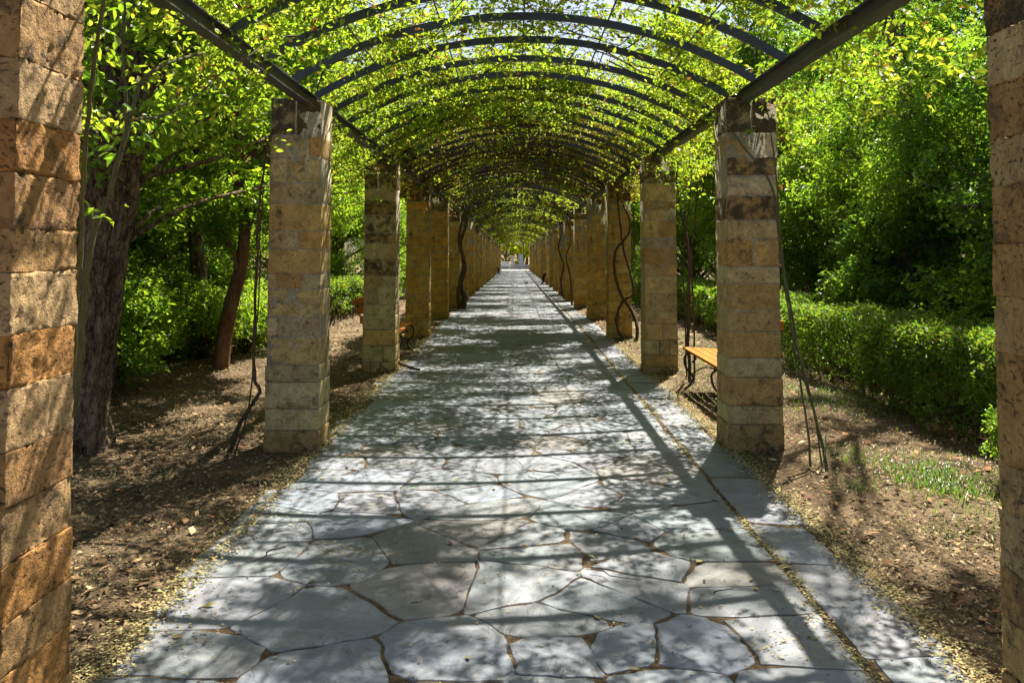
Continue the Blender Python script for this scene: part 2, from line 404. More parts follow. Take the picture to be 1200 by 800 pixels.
    for k, (sx, sy) in enumerate(seeds):
        lj = -1.69 + 0.05 * math.sin(sy * 2.1) + r.uniform(-.03, .05)
        poly = [(lj, sy - 1.6), (1.272, sy - 1.6), (1.272, sy + 1.6), (lj, sy + 1.6)]
        d = np.hypot(sa[:, 0] - sx, sa[:, 1] - sy)
        for j in np.argsort(d)[1:26]:
            ox, oy = seeds[j]; nx, ny = ox - sx, oy - sy
            poly = clip_half(poly, nx, ny, (ox*ox + oy*oy - sx*sx - sy*sy) / 2)
            if len(poly) < 3: break
        if len(poly) >= 3: slab(poly, 0.005)
    # border course of long slabs on the right
    y = 0.8
    while y < 112:
        L = r.uniform(0.55, 1.25); xr = 1.68 + r.uniform(-.035, .03)
        sk = r.uniform(-.09, .09)
        slab([(1.292, y), (xr, y + sk * .4), (xr + r.uniform(-.03, .03), y + L + sk), (1.292, y + L)], 0.014)
        y += L
    o = m.build('stone_path', M['slab']); tag(o, kind='structure'); return o
path()

# ------------------------------------------------------------------ stone pillars
def rblock(m, c, h, r, res, amp, col, stain, seed=0):
    c = np.array(c); h = np.array(h)
    def axis(H):
        n = max(2, int(round(2 * (H - r) / res)) + 1)
        return np.concatenate([[-H, -H + r * 0.4], np.linspace(-H + r, H - r, n), [H - r * 0.4, H]])
    for ax in range(3):
        u, w = [(1, 2), (2, 0), (0, 1)][ax]
        au, aw = axis(h[u]), axis(h[w]); U, W = np.meshgrid(au, aw); nu = len(au); nw = len(aw)
        idx = np.arange(nu * nw).reshape(nw, nu)
        F = np.stack([idx[:-1, :-1].ravel(), idx[:-1, 1:].ravel(), idx[1:, 1:].ravel(), idx[1:, :-1].ravel()], 1)
        for sgn in (-1, 1):
            p = np.zeros((nu * nw, 3)); p[:, ax] = sgn * h[ax]; p[:, u] = U.ravel(); p[:, w] = W.ravel()
            inner = np.clip(p, -(h - r), h - r); d = p - inner; L = np.linalg.norm(d, axis=1)[:, None] + 1e-9
            nrm = d / L; q = inner + r * nrm + c
            if amp:
                nz = 0.6 * vnoise(q + seed, 14, seed) + 0.45 * vnoise(q + seed, 34, seed + 1)
                if res < 0.02:
                    pit = np.clip(vnoise(q * np.array([1, 1, 1.6]) + seed, 62, seed + 2) - 0.25, 0, 1) * 2.2 * np.clip(vnoise(q, 7, seed + 4) + .6, 0, 1.2)
                    nz = nz - pit
                chip = np.clip(vnoise(q + 5, 9, seed + 3) - 0.35, 0, 1) * (np.abs(nrm).max(1) < 0.93) * 3.0
                q = q + nrm * (amp * (nz - chip))[:, None]
            m.add(q, F if sgn > 0 else F[:, ::-1], col, stain)
PAL = {'pale': (0.54, 0.475, 0.31), 'cream': (0.49, 0.41, 0.245), 'tan': (0.46, 0.345, 0.18), 'ochre': (0.48, 0.31, 0.125),
       'orange': (0.50, 0.275, 0.09), 'brown': (0.34, 0.22, 0.11), 'grey': (0.36, 0.32, 0.235), 'mauve': (0.38, 0.30, 0.225), 'white': (0.66, 0.61, 0.48)}
for _k in PAL: PAL[_k] = tuple(a * .66 + b * .34 for a, b in zip(PAL[_k], (0.56, 0.40, 0.15)))
W = 0.215
X_SIDE = [-1]
def build_pillar(name, courses, seed, res=0.045, amp=0.0035, mat='stone', height=2.87, joint=0.010, warm=0.0):
    """courses: bottom to top, (relative height, [(fraction, colour, stain), ...], plinth width)"""
    r = random.Random(seed); m = MB()
    tot = sum(c[0] for c in courses); z = -0.06
    H = height + 0.06
    ins = .006 if res > .02 else .014
    m.box((-W + ins, -W + ins, -.06), (W - ins, W - ins, height - .02), (0.42, 0.36, 0.25))
    for ci, (hh, blocks) in enumerate(courses):
        h = hh / tot * H; x0, x1 = -W, W
        wid = W + r.uniform(-0.0015, 0.002) + (0.012 if ci == 0 else 0.006 if ci < 4 else 0)
        wid -= 0.004 * ci / len(courses)
        along = 0 if (len(blocks) > 1) else 1
        s = -wid
        fr = sum(b[0] for b in blocks)
        for (f, cname, stain) in blocks:
            wd = 2 * wid * f / fr
            col = np.array(PAL[cname]) * r.uniform(0.88, 1.12)
            col = col * np.array([1 + warm, 1 + warm * .55, 1 - warm * 1.8])
            if mat == 'stone_near': col = col * (np.array([.92, .74, .66]) if X_SIDE[0] < 0 else np.array([.95, .86, .84]))
            c = (s + wd / 2 + r.uniform(-.002, .002), r.uniform(-.0015, .0015), z + h / 2)
            rblock(m, c, (wd / 2 - joint * .38, wid - joint * .1 + r.uniform(-.001, .001), h / 2 - joint * .4), 0.008 if res > .02 else .0035, res, amp, col, stain, seed * 10 + ci)
            s += wd
        z += h
    o = m.build(name, M[mat], smooth=True)
    return o
LEFT1 = [(33, [(1,'brown',.45)]), (24, [(1,'pale',.15)]), (30, [(1,'pale',.2)]), (19, [(1,'grey',.35)]), (32, [(1,'tan',.1)]),
         (22, [(.2,'pale',.1),(.75,'grey',.15)]), (32, [(1,'tan',.25)]), (17, [(.2,'tan',.1),(.5,'orange',0),(.4,'grey',.2)]),
         (28, [(1,'ochre',.1)]), (21, [(.6,'mauve',.2),(.4,'orange',.0)]), (32, [(1,'ochre',.15)]), (23, [(1,'grey',.35)]),
         (29, [(.35,'cream',.3),(.35,'tan',.4),(.3,'cream',.1)]), (26, [(.15,'cream',.2),(.6,'grey',.3),(.3,'ochre',.1)]), (44, [(.5,'grey',1.1),(.5,'brown',1.2)])]
RIGHT1 = [(40, [(1,'brown',.55)]), (21, [(1,'cream',.1)]), (32, [(1,'brown',.3)]), (22, [(1,'pale',.2)]), (30, [(1,'ochre',.1)]),
          (24, [(1,'tan',.1)]), (31, [(1,'ochre',.15)]), (19, [(1,'pale',.15)]), (32, [(.5,'orange',.35),(.5,'ochre',.1)]),
          (21, [(1,'cream',.15)]), (29, [(1,'brown',.9)]), (22, [(1,'white',.15)]), (23, [(1,'brown',1.0)]), (27, [(.75,'tan',.2),(.25,'white',.1)]),
          (42, [(.5,'grey',1.1),(.5,'brown',1.3)])]
def rand_courses(r, warm):
    out = []; n = r.choice([15, 16, 17])
    for i in range(n):
        top = i >= n - 2
        names = ['tan','ochre','ochre','cream','ochre','tan','orange'] if warm else ['tan','cream','grey','ochre','pale','brown','mauve']
        k = r.choice([1, 1, 2, 2, 2, 3])
        st = 1.1 if top else (0.5 if i == 0 else r.choice([0, 0, .1, .2, .3, .9 if (i > n // 2 and not warm) else .2]))
        out.append((r.uniform(18, 34), [(r.uniform(.3, 1), r.choice(names), st * r.uniform(.8, 1.1)) for _ in range(k)]))
    return out
L0 = [(50, [(1,'ochre',.3)]), (44, [(1,'orange',.3)]), (40, [(.6,'pale',.2),(.4,'tan',.2)]), (46, [(1,'orange',.1)]), (46, [(1,'cream',.3)]),
      (44, [(1,'brown',.3)]), (50, [(.5,'grey',.1),(.5,'pale',.2)]), (44, [(1,'orange',.25)]), (50, [(1,'pale',.1)]), (36, [(1,'tan',.3)]), (46, [(1,'brown',.4)]),
      (44, [(1,'orange',.25)]), (50, [(1,'pale',.1)]), (54, [(1,'tan',.4)]), (50, [(1,'cream',.2)]), (60, [(1,'grey',.9)])]
R0 = [(50, [(1,'brown',.5)]), (44, [(1,'tan',.3)]), (40, [(1,'brown',.3)]), (46, [(1,'cream',.25)]), (38, [(1,'tan',.3)]), (52, [(1,'ochre',.1)]),
      (40, [(1,'ochre',.3)]), (46, [(1,'tan',.1)]), (44, [(1,'ochre',.1)]), (48, [(1,'brown',.4)]), (40, [(1,'cream',.2)]), (46, [(1,'brown',.5)]), (44, [(1,'pale',.3)]),
      (50, [(1,'brown',1.0)]), (60, [(1,'grey',1.1)])]
PY = [3.04] + [7.515 + 4.64 * k for k in range(22)]      # pillar centres
LX, RX = -1.868, 1.868
G_P = 'stone pillars of the arcade'
desc = {('left', 0): 'rough pitted travertine pillar with diagonal sun streaks filling the left foreground',
        ('right', 0): 'weathered brown stone pillar cut off by the right edge of the picture',
        ('left', 1): 'tall banded stone pillar with dark stained top, right of the big bark trunk',
        ('right', 1): 'banded stone pillar with white and dark courses, hiding the orange bench end',
        ('left', 2): 'stone pillar with black lichen squares in its upper half, second full pillar on the left',
        ('right', 2): 'stone pillar at the far end of the orange bench, second full pillar on the right',
        ('left', 3): 'warm ochre pillar touching the left bench, third full pillar on the left',
        ('right', 3): 'ochre stone pillar wound by two bare twisting vines, third full pillar on the right'}
protos = []
for side, X in (('left', LX), ('right', RX)):
    X_SIDE[0] = X
    for k, y in enumerate(PY):
        r = random.Random(100 + k + (50 if X > 0 else 0))
        lab = desc.get((side, k), '%s ochre stone pillar on the %s, counted from the viewer' % (ORD[k], side))
        if k == 0: o = build_pillar('stone_pier', L0 if X < 0 else R0, 11 if X < 0 else 23, 0.0125 if X < 0 else 0.016, 0.0065, 'stone_near', joint=0.0, warm=.04)
        elif k == 1: o = build_pillar('stone_pier', LEFT1 if X < 0 else RIGHT1, 31 + (X > 0), 0.03, 0.0035, warm=.05)
        elif k == 2:
            cs = rand_courses(r, False)
            if X < 0:
                for q in (len(cs) - 4, len(cs) - 6, len(cs) - 8): cs[q] = (cs[q][0], [(1, 'brown', .85)])
            o = build_pillar('stone_pier', cs, 41 + (X > 0), 0.045, 0.0035, warm=0.08)
        elif k < 7:
            o = build_pillar('stone_pier', rand_courses(r, True), 50 + k + 10 * (X > 0), 0.06, 0.003, warm=0.2)
            protos.append(o)
        else:
            src = protos[(k * 3 + (X > 0)) % len(protos)]
            o = src.copy(); C.objects.link(o)
            o.rotation_euler = (0, 0, math.pi / 2 * (k % 4))
        o.location = (X, y, gz(y)); tag(o, lab, 'pillar', G_P)

# ------------------------------------------------------------------ steel roof frames, one per bay
BX = 1.80; ZB = 2.82; ZT = 2.95; APEX = 3.45
def arch_z(x): return APEX - (APEX - ZT - 0.0) * (x / BX) ** 2
def rib_mesh():
    m = MB(); Rr = (BX**2 + 0.5**2) / (2 * 0.5); cz = APEX - Rr
    a0 = math.asin(BX / Rr); n = 28; hw, hh = 0.022, 0.027
    v = []
    for i in range(n + 1):
        a = -a0 + 2 * a0 * i / n
        for (dy, dr) in ((-hw, -hh), (hw, -hh), (hw, hh), (-hw, hh)):
            v.append(((Rr + dr) * math.sin(a), dy, cz + (Rr + dr) * math.cos(a)))
    f = []
    for i in range(n):
        for j in range(4): k = (j + 1) % 4; f.append((4*i+j, 4*i+k, 4*(i+1)+k, 4*(i+1)+j))
    f += [(3, 2, 1, 0), (4*n, 4*n+1, 4*n+2, 4*n+3)]
    m.add(v, f); return m
def beam_mesh(L, sgn):
    m = MB(); w = 0.042; t = 0.010; h = ZT - ZB - 0.028
    prof = [(-w, 0), (w, 0), (w, t), (t/2, t), (t/2, h - t), (w, h - t), (w, h), (-w, h), (-w, h - t), (-t/2, h - t), (-t/2, t), (-w, t)]
    N = len(prof); v = [(x, y, z) for y in (0, L) for (x, z) in prof]
    f = [(i, (i+1) % N, N + (i+1) % N, N + i) for i in range(N)]
    m.add(v, f)
    for y in (0, L):
        m.add([(x, y, z) for (x, z) in [(-w,0),(w,0),(w,t),(-w,t)]], [(0,1,2,3)]); m.add([(x, y, z) for (x, z) in [(-w,h-t),(w,h-t),(w,h),(-w,h)]], [(0,1,2,3)])
        m.add([(x, y, z) for (x, z) in [(-t/2,t),(t/2,t),(t/2,h-t),(-t/2,h-t)]], [(0,1,2,3)])
    return m
def make_bay(y0, y1, ribs, label):
    z0 = gz((y0 + y1) / 2)
    t = thing('pergola_frame', label, 'pergola frame', (0, y0, z0), 0, 'arched steel roof frames over the path')
    L = y1 - y0
    for X in (-BX, BX):
        o = beam_mesh(L - 0.012, 1).build('beam', M['beam'], t, loc=(X, 0.006, ZB))
    rp = None
    for ry in ribs:
        if rp is None: rp = rib_mesh().build('arched_rib', M['steel'], t, loc=(0, ry - y0, 0))
        else:
            c = rp.copy(); C.objects.link(c); c.parent = t; c.location = (0, ry - y0, 0)
    for x in (-1.28, -0.66, 0.0, 0.66, 1.28):
        m = MB(); m.tube([(x, 0.006, arch_z(x) + 0.034), (x, L - 0.006, arch_z(x) + 0.034)], 0.007, 6); m.build('tie_rod', M['steel'], t)
    return t
bays = []
ends = [2.9] + PY[1:]
for k in range(22):
    y0, y1 = (ends[k], ends[k + 1])
    if k == 0: ribs = [3.84, 4.61, 5.38, 6.16, 6.93]
    else: ribs = [y0 + 0.19 + 0.773 * j for j in range(6)]
    lab = ('steel roof frame of curved ribs over the %s gap between pillars' % ORD[k])
    if k == 0: lab = 'nearest steel roof frame, its beams running out of the top of the picture'
    if k < 2: bays.append(make_bay(y0, y1, ribs, lab))
    elif k == 2: b2 = make_bay(y0, y1, ribs, lab); bays.append(b2)
    else: bays.append(dup(b2, (0, y0, gz((y0 + y1) / 2)), 0, lab))

# ------------------------------------------------------------------ leaves
def leaves(m, pos, size, up=0.6, aspect=0.45, droop=0.0, n6=False, axis=None, tone=None):
    n = len(pos)
    nr = rng.normal(size=(n, 3)); nr /= np.linalg.norm(nr, axis=1)[:, None]
    nr = nr + np.array([0, 0, up * 1.6]); nr /= np.linalg.norm(nr, axis=1)[:, None]
    d = rng.normal(size=(n, 3)) if axis is None else axis + 0.5 * rng.normal(size=(n, 3))
    d[:, 2] -= droop
    d = d - (d * nr).sum(1)[:, None] * nr; d /= np.linalg.norm(d, axis=1)[:, None] + 1e-9
    s = np.cross(nr, d)
    L = (size * rng.uniform(0.65, 1.3, n))[:, None]; Wd = L * aspect * 0.5
    base = pos; tip = pos + d * L - nr * L * 0.10
    lift = nr * L * 0.07
    t = rng.random(n) if tone is None else np.clip(tone + rng.normal(0, 0.18, n), 0, 1)
    g = rng.random(n)
    if n6:
        a1 = pos + d * L * 0.33; a2 = pos + d * L * 0.68
        V = np.stack([base, a1 + s * Wd * 0.95 + lift, a2 + s * Wd * 0.8 + lift * .8, tip, a2 - s * Wd * 0.8 + lift * .8, a1 - s * Wd * 0.95 + lift], 1)
        i = np.arange(n)[:, None] * 6
        F = np.concatenate([i + np.array([[0, 1, 2, 3]]), i + np.array([[0, 3, 4, 5]])]); k = 6
    else:
        a1 = pos + d * L * 0.45
        V = np.stack([base, a1 + s * Wd + lift, tip, a1 - s * Wd + lift], 1)
        i = np.arange(n)[:, None] * 4
        F = np.concatenate([i + np.array([[0, 1, 2]]), i + np.array([[0, 2, 3]])]); k = 4
    col = np.stack([np.repeat(t, k), np.repeat(g, k), np.repeat(t, k)], 1)
    m.add(V.reshape(-1, 3), F, col)

def sprigs(centres, spread, per):
    """leaf positions bunched along short twigs"""
    n = len(centres)
    d = rng.normal(size=(n, 3)); d[:, 2] *= 0.5; d /= np.linalg.norm(d, axis=1)[:, None]
    L = spread * rng.uniform(.6, 1.3, n)
    t = rng.uniform(-.5, .5, (n, per)); p = centres[:, None] + d[:, None] * (L[:, None] * t)[..., None] + rng.normal(0, spread * 0.13, (n, per, 3))
    tone = np.repeat(rng.random(n), per)
    return p.reshape(-1, 3), np.repeat(d, per, 0), tone

def make_tree(name, label, cat, trunk, rad, clumps, nleaf, lsize, leafm, barkm, aspect=0.45, up=0.6, n6=False, group=None, droop=0.2, per=12, spread=0.3, twigs=True):
    """trunk: points from the base up (local), clumps: (x,y,z,r)"""
    t = thing(name, label, cat, group=group)
    m = MB(); tp = smooth_path(trunk, 6); rr = np.interp(np.linspace(0, 1, len(tp)), np.linspace(0, 1, len(rad)), rad)
    if rad[0] > .2:
        tp = smooth_path(trunk, 26); rr = np.interp(np.linspace(0, 1, len(tp)), np.linspace(0, 1, len(rad)), rad); m.tube(tp, rr, 72, ridge=.22)
    else: m.tube(tp, rr, 12, bump=0.05)
    m.build('trunk', M[barkm], t, smooth=True)
    lm = MB()
    for (x, y, z, r) in clumps:
        if not twigs: break
        zz = np.clip(z - 0.9 * (0.4 + r), tp[0, 2], tp[-1, 2]); j = int(np.argmin(abs(tp[:, 2] - zz)))
        a = tp[j]; b = np.array([x, y, z]); mid = (a + b) / 2 + np.array([0, 0, 0.12]) + rng.normal(0, .08, 3)
        r0 = min(rr[j] * 0.5, 0.032)
        lm.tube(smooth_path([a, mid, b, b + (b - mid) * .3], 4), np.linspace(r0, 0.006, 13), 5)
        for q in range(3):
            e = b + rng.normal(0, r * .55, 3); lm.tube([mid * .35 + b * .65, b * .5 + e * .5 + rng.normal(0, .04, 3), e], [0.010, 0.007, 0.003], 4)
    if lm.v: lm.build('limbs', M[barkm], t, smooth=True)
    cl = np.array(clumps); w = cl[:, 3] ** 2; ns = max(1, nleaf // per)
    k = rng.choice(len(cl), ns, p=w / w.sum())
    d = rng.normal(size=(ns, 3)); d /= np.linalg.norm(d, axis=1)[:, None]
    rad_ = rng.random(ns) ** 0.45
    pos = cl[k, :3] + d * (cl[k, 3] * rad_)[:, None] * np.array([1, 1, .75])
    p, ax, tone = sprigs(pos, spread, per)
    p[:, 2] = np.maximum(p[:, 2], 0.03)
    f = MB(); leaves(f, p, lsize, up, aspect, droop, n6, ax, tone); f.build('crown', M[leafm], t)
    return t
def ellip_clumps(r, c, rad, n, cr):
    out = []
    while len(out) < n:
        v = np.array([r.uniform(-1, 1) for _ in range(3)])
        q = np.linalg.norm(v)
        if q > 1 or q < .35: continue
        out.append((c[0] + v[0] * rad[0], c[1] + v[1] * rad[1], c[2] + v[2] * rad[2], cr * r.uniform(.6, 1.3)))
    return out

# ------------------------------------------------------------------ climbing vines, one per bay, on top of the frames
def vine_canopy(t, y0, L, dens, lsize, n6, hang, lm, seed, dry):
    r = np.random.default_rng(seed); m = MB()
    area = L * 4.1; nl = int(area * dens)
    ns = nl // 9
    y = r.uniform(0, L, ns * 3); x = r.uniform(-2.25, 2.25, ns * 3)
    pn = np.stack([x, y + y0, 0 * x], 1)
    keepv = (vnoise(pn, 1.1, 31) * .6 + vnoise(pn, 2.9, 32) * .45) * (1.0 if y0 < 7 else .5)
    k = np.argsort(-(keepv + r.normal(0, .22, len(x))))[:ns]
    x, y = x[k], y[k]
    if y0 > 7 and y0 < 9:          # thin spot near the crown of the first full bay
        g = (np.abs(x - .25) < 1.0) & (y < 2.0) & (r.random(len(x)) < .86); x, y = x[~g], y[~g]
    if y0 < 4:
        x = np.concatenate([x, r.uniform(-1.95, -.95, 150), r.uniform(-3.0, -1.8, 90)]); y = np.concatenate([y, r.uniform(.2, 2.4, 150), r.uniform(.5, 4.4, 90)])
        g = (np.abs(x - .1) < 1.0) & (y > 3.2) & (r.random(len(x)) < .5); x, y = x[~g], y[~g]
    if y0 > 15: g = (y > 3.75) & (r.random(len(x)) < .88); x, y = x[~g], y[~g]
    ns = len(x)
    zb = np.where(np.abs(x) < BX, arch_z(np.clip(x, -BX, BX)), ZT - (np.abs(x) - BX) * 1.0)
    z = zb + np.abs(r.normal(0.08, 0.12, ns)) + (.11 if y0 > 10 else .045) - (r.random(ns) < hang) * r.exponential(0.15, ns)
    z = np.maximum(z, 2.45 if y0 < 4 else 0)
    p, ax, tone = sprigs(np.stack([x, y, z], 1), 0.22, 9)
    leaves(m, p, lsize, 0.35, 0.5, 0.35, n6, ax, tone)
    m.build('foliage', M[lm], t)
    if y0 > 15:
        nf = int(150 + 50 * math.sin(seed * 2.3)); fx = r.uniform(-1.95, 1.95, nf); fy = np.abs(r.normal(.25, .28, nf))
        fz = np.where(np.abs(fx) < BX, arch_z(np.clip(fx, -BX, BX)), ZT) - r.exponential(.11, nf) * (1 + .5 * np.sin(fx * 3 + seed)) + .05
        p, ax, tone = sprigs(np.stack([fx, fy, fz], 1), .22, 10); fm = MB(); leaves(fm, p, .065, .35, .5, .5, False, ax, tone); fm.build('hanging_fringe', M['leaf_vine'], t)
    s = MB()
    for q in range(26 + dry):
        yy = r.uniform(0, L); a = r.uniform(-2.0, 1.2); b = a + r.uniform(.8, 2.2); n = 9
        dirn = r.random() < (.45 if dry > 60 else .6)
        pts = []
        for i in range(n):
            u = i / (n - 1)
            if dirn: X = a + (b - a) * u; Y = yy + .25 * math.sin(u * 5 + q) + r.normal(0, .03)
            else: X = a + .25 * math.sin(u * 4 + q); Y = yy + (u - .5) * 2.6 + r.normal(0, .03)
            X = float(np.clip(X, -2.0, 2.0)); pts.append((X, float(np.clip(Y, -0.1, L + .1)), (arch_z(X) if abs(X) < BX else ZT - (abs(X) - BX)) + .045 + r.uniform(0, .10)))
        s.tube(pts, np.linspace(r.uniform(.003, .010) if q % 3 == 0 else r.uniform(.002, .004), .002, n), 4)
    s.build('stem', M['twig'], t, smooth=True)
DENS = [1000, 3300, 4800, 5200, 2600, 3000, 2600]
vines = []
for k in range(7):
    y0, y1 = ends[k], ends[k + 1]
    t = thing('climbing_vine', 'leafy vine on the curved roof ribs over the %s gap between pillars' % ORD[k], 'vine',
              (0, y0, gz((y0 + y1) / 2)), 0, 'climbing vines over the arched roof')
    near = k < 3
    vine_canopy(t, y0, y1 - y0, DENS[k], 0.052 if near else 0.08, near, [.30, .22, .08, .03, .02, .02, .03][k],
                'leaf_vine' if k in (0, 1) else 'leaf_vine_dry', 60 + k, [110, 170, 150, 130, 60, 90, 40][k])
    vines.append(t)
for k in range(7, 22):
    y0, y1 = ends[k], ends[k + 1]
    vines.append(dup(vines[4 + (k % 3)], (0, y0, gz((y0 + y1) / 2)), 0,
        'leafy vine on the curved roof ribs over the %s gap between pillars' % ORD[k]))
tag(vines[0], 'sparse vine with small sunlit leaves on the nearest overhead ribs against the sky')

# ------------------------------------------------------------------ vine stems climbing the pillars
def stems(name, label, lines, mat='twig', cat='vine', extra=None):
    t = thing(name, label, cat, loc=(0, 0, 0))
    for pts, r0, r1 in lines:
        m = MB(); p = smooth_path(pts, 6); p = p + rng.normal(0, .0035, p.shape)
        m.tube(p, np.linspace(r0, r1, len(p)), 7, bump=.08); m.build('stem', M[mat], t, smooth=True)
    if extra is not None:
        c, n, ls, lm = extra; f = MB(); p, ax, tone = sprigs(np.array(c), .22, n); leaves(f, p, ls, .5, .5, .3, True, ax, tone); f.build('foliage', M[lm], t)
    return t
stems('bare_creeper', 'pair of green canes tied together, climbing just behind the left foreground pillar',
      [([P(60,770,3.6), P(72,640,3.55), P(84,500,3.5), P(91,400,3.5), P(95,300,3.5), P(98,170,3.5), P(106,60,3.5), P(120,-40,3.5)], .013, .008),
       ([P(66,730,3.9), P(82,540,3.9), P(96,450,3.9), P(101,380,3.9), P(104,320,3.9), P(113,260,3.95), P(130,220,4.0), P(146,150,4.1), P(170,85,4.3), P(232,60,4.8)], .020, .009),
       ([P(146,150,4.1), P(141,90,4.1), P(138,20,4.2), P(140,-40,4.2)], .009, .006),
       ([P(150,140,4.1), P(200,130,4.5), P(262,80,5.2), P(300,55,5.6)], .008, .004)], 'cane',
      extra=([P(150 + 12*i, 150 - 9*i + 20*math.sin(i*2), 4.2 + .12*i) for i in range(8)] + [P(118,170,3.8), P(124,250,3.9), P(112,100,3.7), P(130,60,3.8), P(160,30,4.3)], 9, .06, 'leaf_mid'))
stems('bare_creeper', 'thin dark vine hanging from the beam beside the first full left pillar',
      [([P(272,532,7.25), P(285,495,7.25), P(300,470,7.2), P(308,455,7.2), P(302,440,7.2), P(300,380,7.2), P(302,300,7.2), P(304,230,7.25), P(318,150,7.3), P(338,118,7.4)], .019, .006),
       ([P(278,535,7.2), P(292,490,7.15), P(299,440,7.1), P(305,330,7.1), P(306,240,7.2), P(312,170,7.3), P(330,116,7.4)], .008, .004)])
stems('bare_creeper', 'bundle of slender canes leaning on the right side of the first full right pillar',
      [([P(963,548,6.6), P(955,500,6.75), P(935,420,7.0), P(915,300,7.2), P(905,220,7.22), P(875,175,7.25), P(848,140,7.3)], .013, .006),
       ([P(945,545,6.7), P(940,490,6.8), P(928,410,7.0), P(918,320,7.15), P(908,180,7.2), P(900,118,7.3)], .009, .005),
       ([P(957,545,6.7), P(948,470,6.85), P(925,380,7.0), P(914,300,7.15)], .007, .005),
       ([P(951,560,6.5), P(960,530,6.6), P(962,505,6.7)], .006, .004)], 'cane')
stems('bare_creeper', 'tall bare vine trunks rising behind the bench between two right pillars',
      [([P(806,447,11.0), P(805,400,11.2), P(806,350,11.2), P(806,290,11.2), P(800,255,11.3), P(794,220,11.4), P(795,185,11.7)], .024, .012),
       ([P(811,447,11.0), P(812,380,11.1), P(810,300,11.2), P(815,250,11.2), P(818,200,11.3), P(806,170,11.6)], .012, .008),
       ([P(803,446,11.3), P(801,360,11.3), P(800,300,11.3), P(808,240,11.3), P(812,190,11.4)], .010, .006)],
      extra=([P(800 + 9*math.sin(i*3.1), 240 - 9*i, 11.3) for i in range(9)], 10, .06, 'leaf_bright'))
stems('bare_creeper', 'two bare dark vines twisting in loops up the third full right pillar',
      [([P(742,403,16.0), P(732,398,16.2), P(723,385,16.3), P(722,370,16.35), P(730,352,16.35), P(742,343,16.3), P(738,320,16.3), P(731,295,16.3), P(727,265,16.3), P(724,235,16.3), P(724,215,16.3)], .030, .014),
       ([P(742,402,16.0), P(746,386,16.0), P(740,365,16.2), P(727,345,16.3), P(720,320,16.35), P(721,295,16.35), P(730,283,16.3), P(737,272,16.3), P(737,256,16.3), P(727,232,16.3), P(724,215,16.3)], .035, .013)])
stems('bare_creeper', 'thick gnarled dark vine trunk at the foot of the fifth full left pillar',
      [([(-1.55, 25.4, -.06), (-1.50, 25.45, .3), (-1.62, 25.5, .7), (-1.50, 25.55, 1.2), (-1.62, 25.6, 1.8), (-1.45, 25.6, 2.4), (-1.55, 25.7, 2.9)], .09, .03),
       ([(-1.62, 25.3, -.06), (-1.66, 25.35, .5), (-1.48, 25.4, 1.1), (-1.66, 25.45, 1.9), (-1.5, 25.5, 2.7)], .07, .03)])
stems('bare_creeper', 'crossing bare vines climbing the sixth and seventh right pillars',
      [([(1.66, 31.5, -.13), (1.55, 31.6, .5), (1.66, 31.7, 1.1), (1.48, 31.9, 1.7), (1.6, 32.0, 2.3), (1.4, 32.1, 2.9)], .035, .018),
       ([(1.66, 27.2, -.1), (1.62, 27.3, .8), (1.5, 27.4, 1.4), (1.66, 27.6, 2.0), (1.5, 27.6, 2.8)], .032, .014)])
stems('bare_root', 'bare curved root lying on the edge of the path by the second full left pillar',
      [([P(462,418,12.3), P(471,424,12.2), P(482,429,11.95), P(493,431,11.7)], .028, .014)], cat='root')

# ------------------------------------------------------------------ trees and shrubs
r0 = random.Random(3)
# near left: big rough trunk and reddish leaning tree
def at(t, x, y, s=1.0, rz=0.0):
    t.location = (x, y, gz(y) + 0.0); t.rotation_euler = (0, 0, rz); t.scale = (s, s, s); return t
big = make_tree('tree', 'big old tree with a thick rough grey bark trunk beside the left foreground pillar', 'tree',
    [(0,0,-.12),(.02,.01,.32),(.10,.05,1.3),(.18,.1,2.1),(.22,.2,3.2),(.1,.5,4.4),(-.1,.8,5.6)], [.27,.185,.175,.17,.15,.12,.07],
    ellip_clumps(r0, (-.5, 1.3, 4.7), (2.3, 2.4, 2.1), 60, .55) + [(.6,1.2,2.7,.5),(.9,1.6,3.1,.55),(-.3,1.0,2.6,.5),(.3,.7,3.3,.5),(1.2,2.2,3.0,.5),(-.9,1.1,2.3,.5),(.1,1.5,2.1,.4),(.7,2.4,2.3,.45),(2.2,2.6,7.6,.7),(-.2,-2,7.6,.6),(2.8,.2,8.8,.6),(3.0,3.2,8.0,.6),(1.9,4.4,8.9,.6),(.25,-.5,2.9,.4),(.0,-.6,3.3,.4),(.5,-.4,3.5,.4),(.3,-.5,2.35,.28),(-.4,-.6,2.7,.35),(.7,-.3,2.6,.3)],
    42000, .085, 'leaf_bright', 'bark', .42, .7, True)
at(big, -3.62, 7.4)
red = make_tree('tree', 'smooth reddish brown trunk leaning right behind the bark tree, behind thin hanging vines', 'tree',
    [(0,0,-.1),(.05,0,.4),(.14,0,.9),(.26,0,1.4),(.30,0,2.0),(.22,0,2.7),(.2,.1,3.6),(.3,.2,4.6)], [.125,.105,.095,.088,.075,.06,.05,.03],
    ellip_clumps(r0, (.1, .4, 3.9), (1.9, 1.9, 1.7), 46, .5) + [(-.1,-.2,2.1,.35),(.5,-.1,2.2,.35),(.1,-.4,1.8,.25)],
    32000, .10, 'leaf_mid', 'bark_red', .34, .5, True, droop=.8)
at(red, -4.05, 12.2)
G_T = 'trees beyond the arcade'
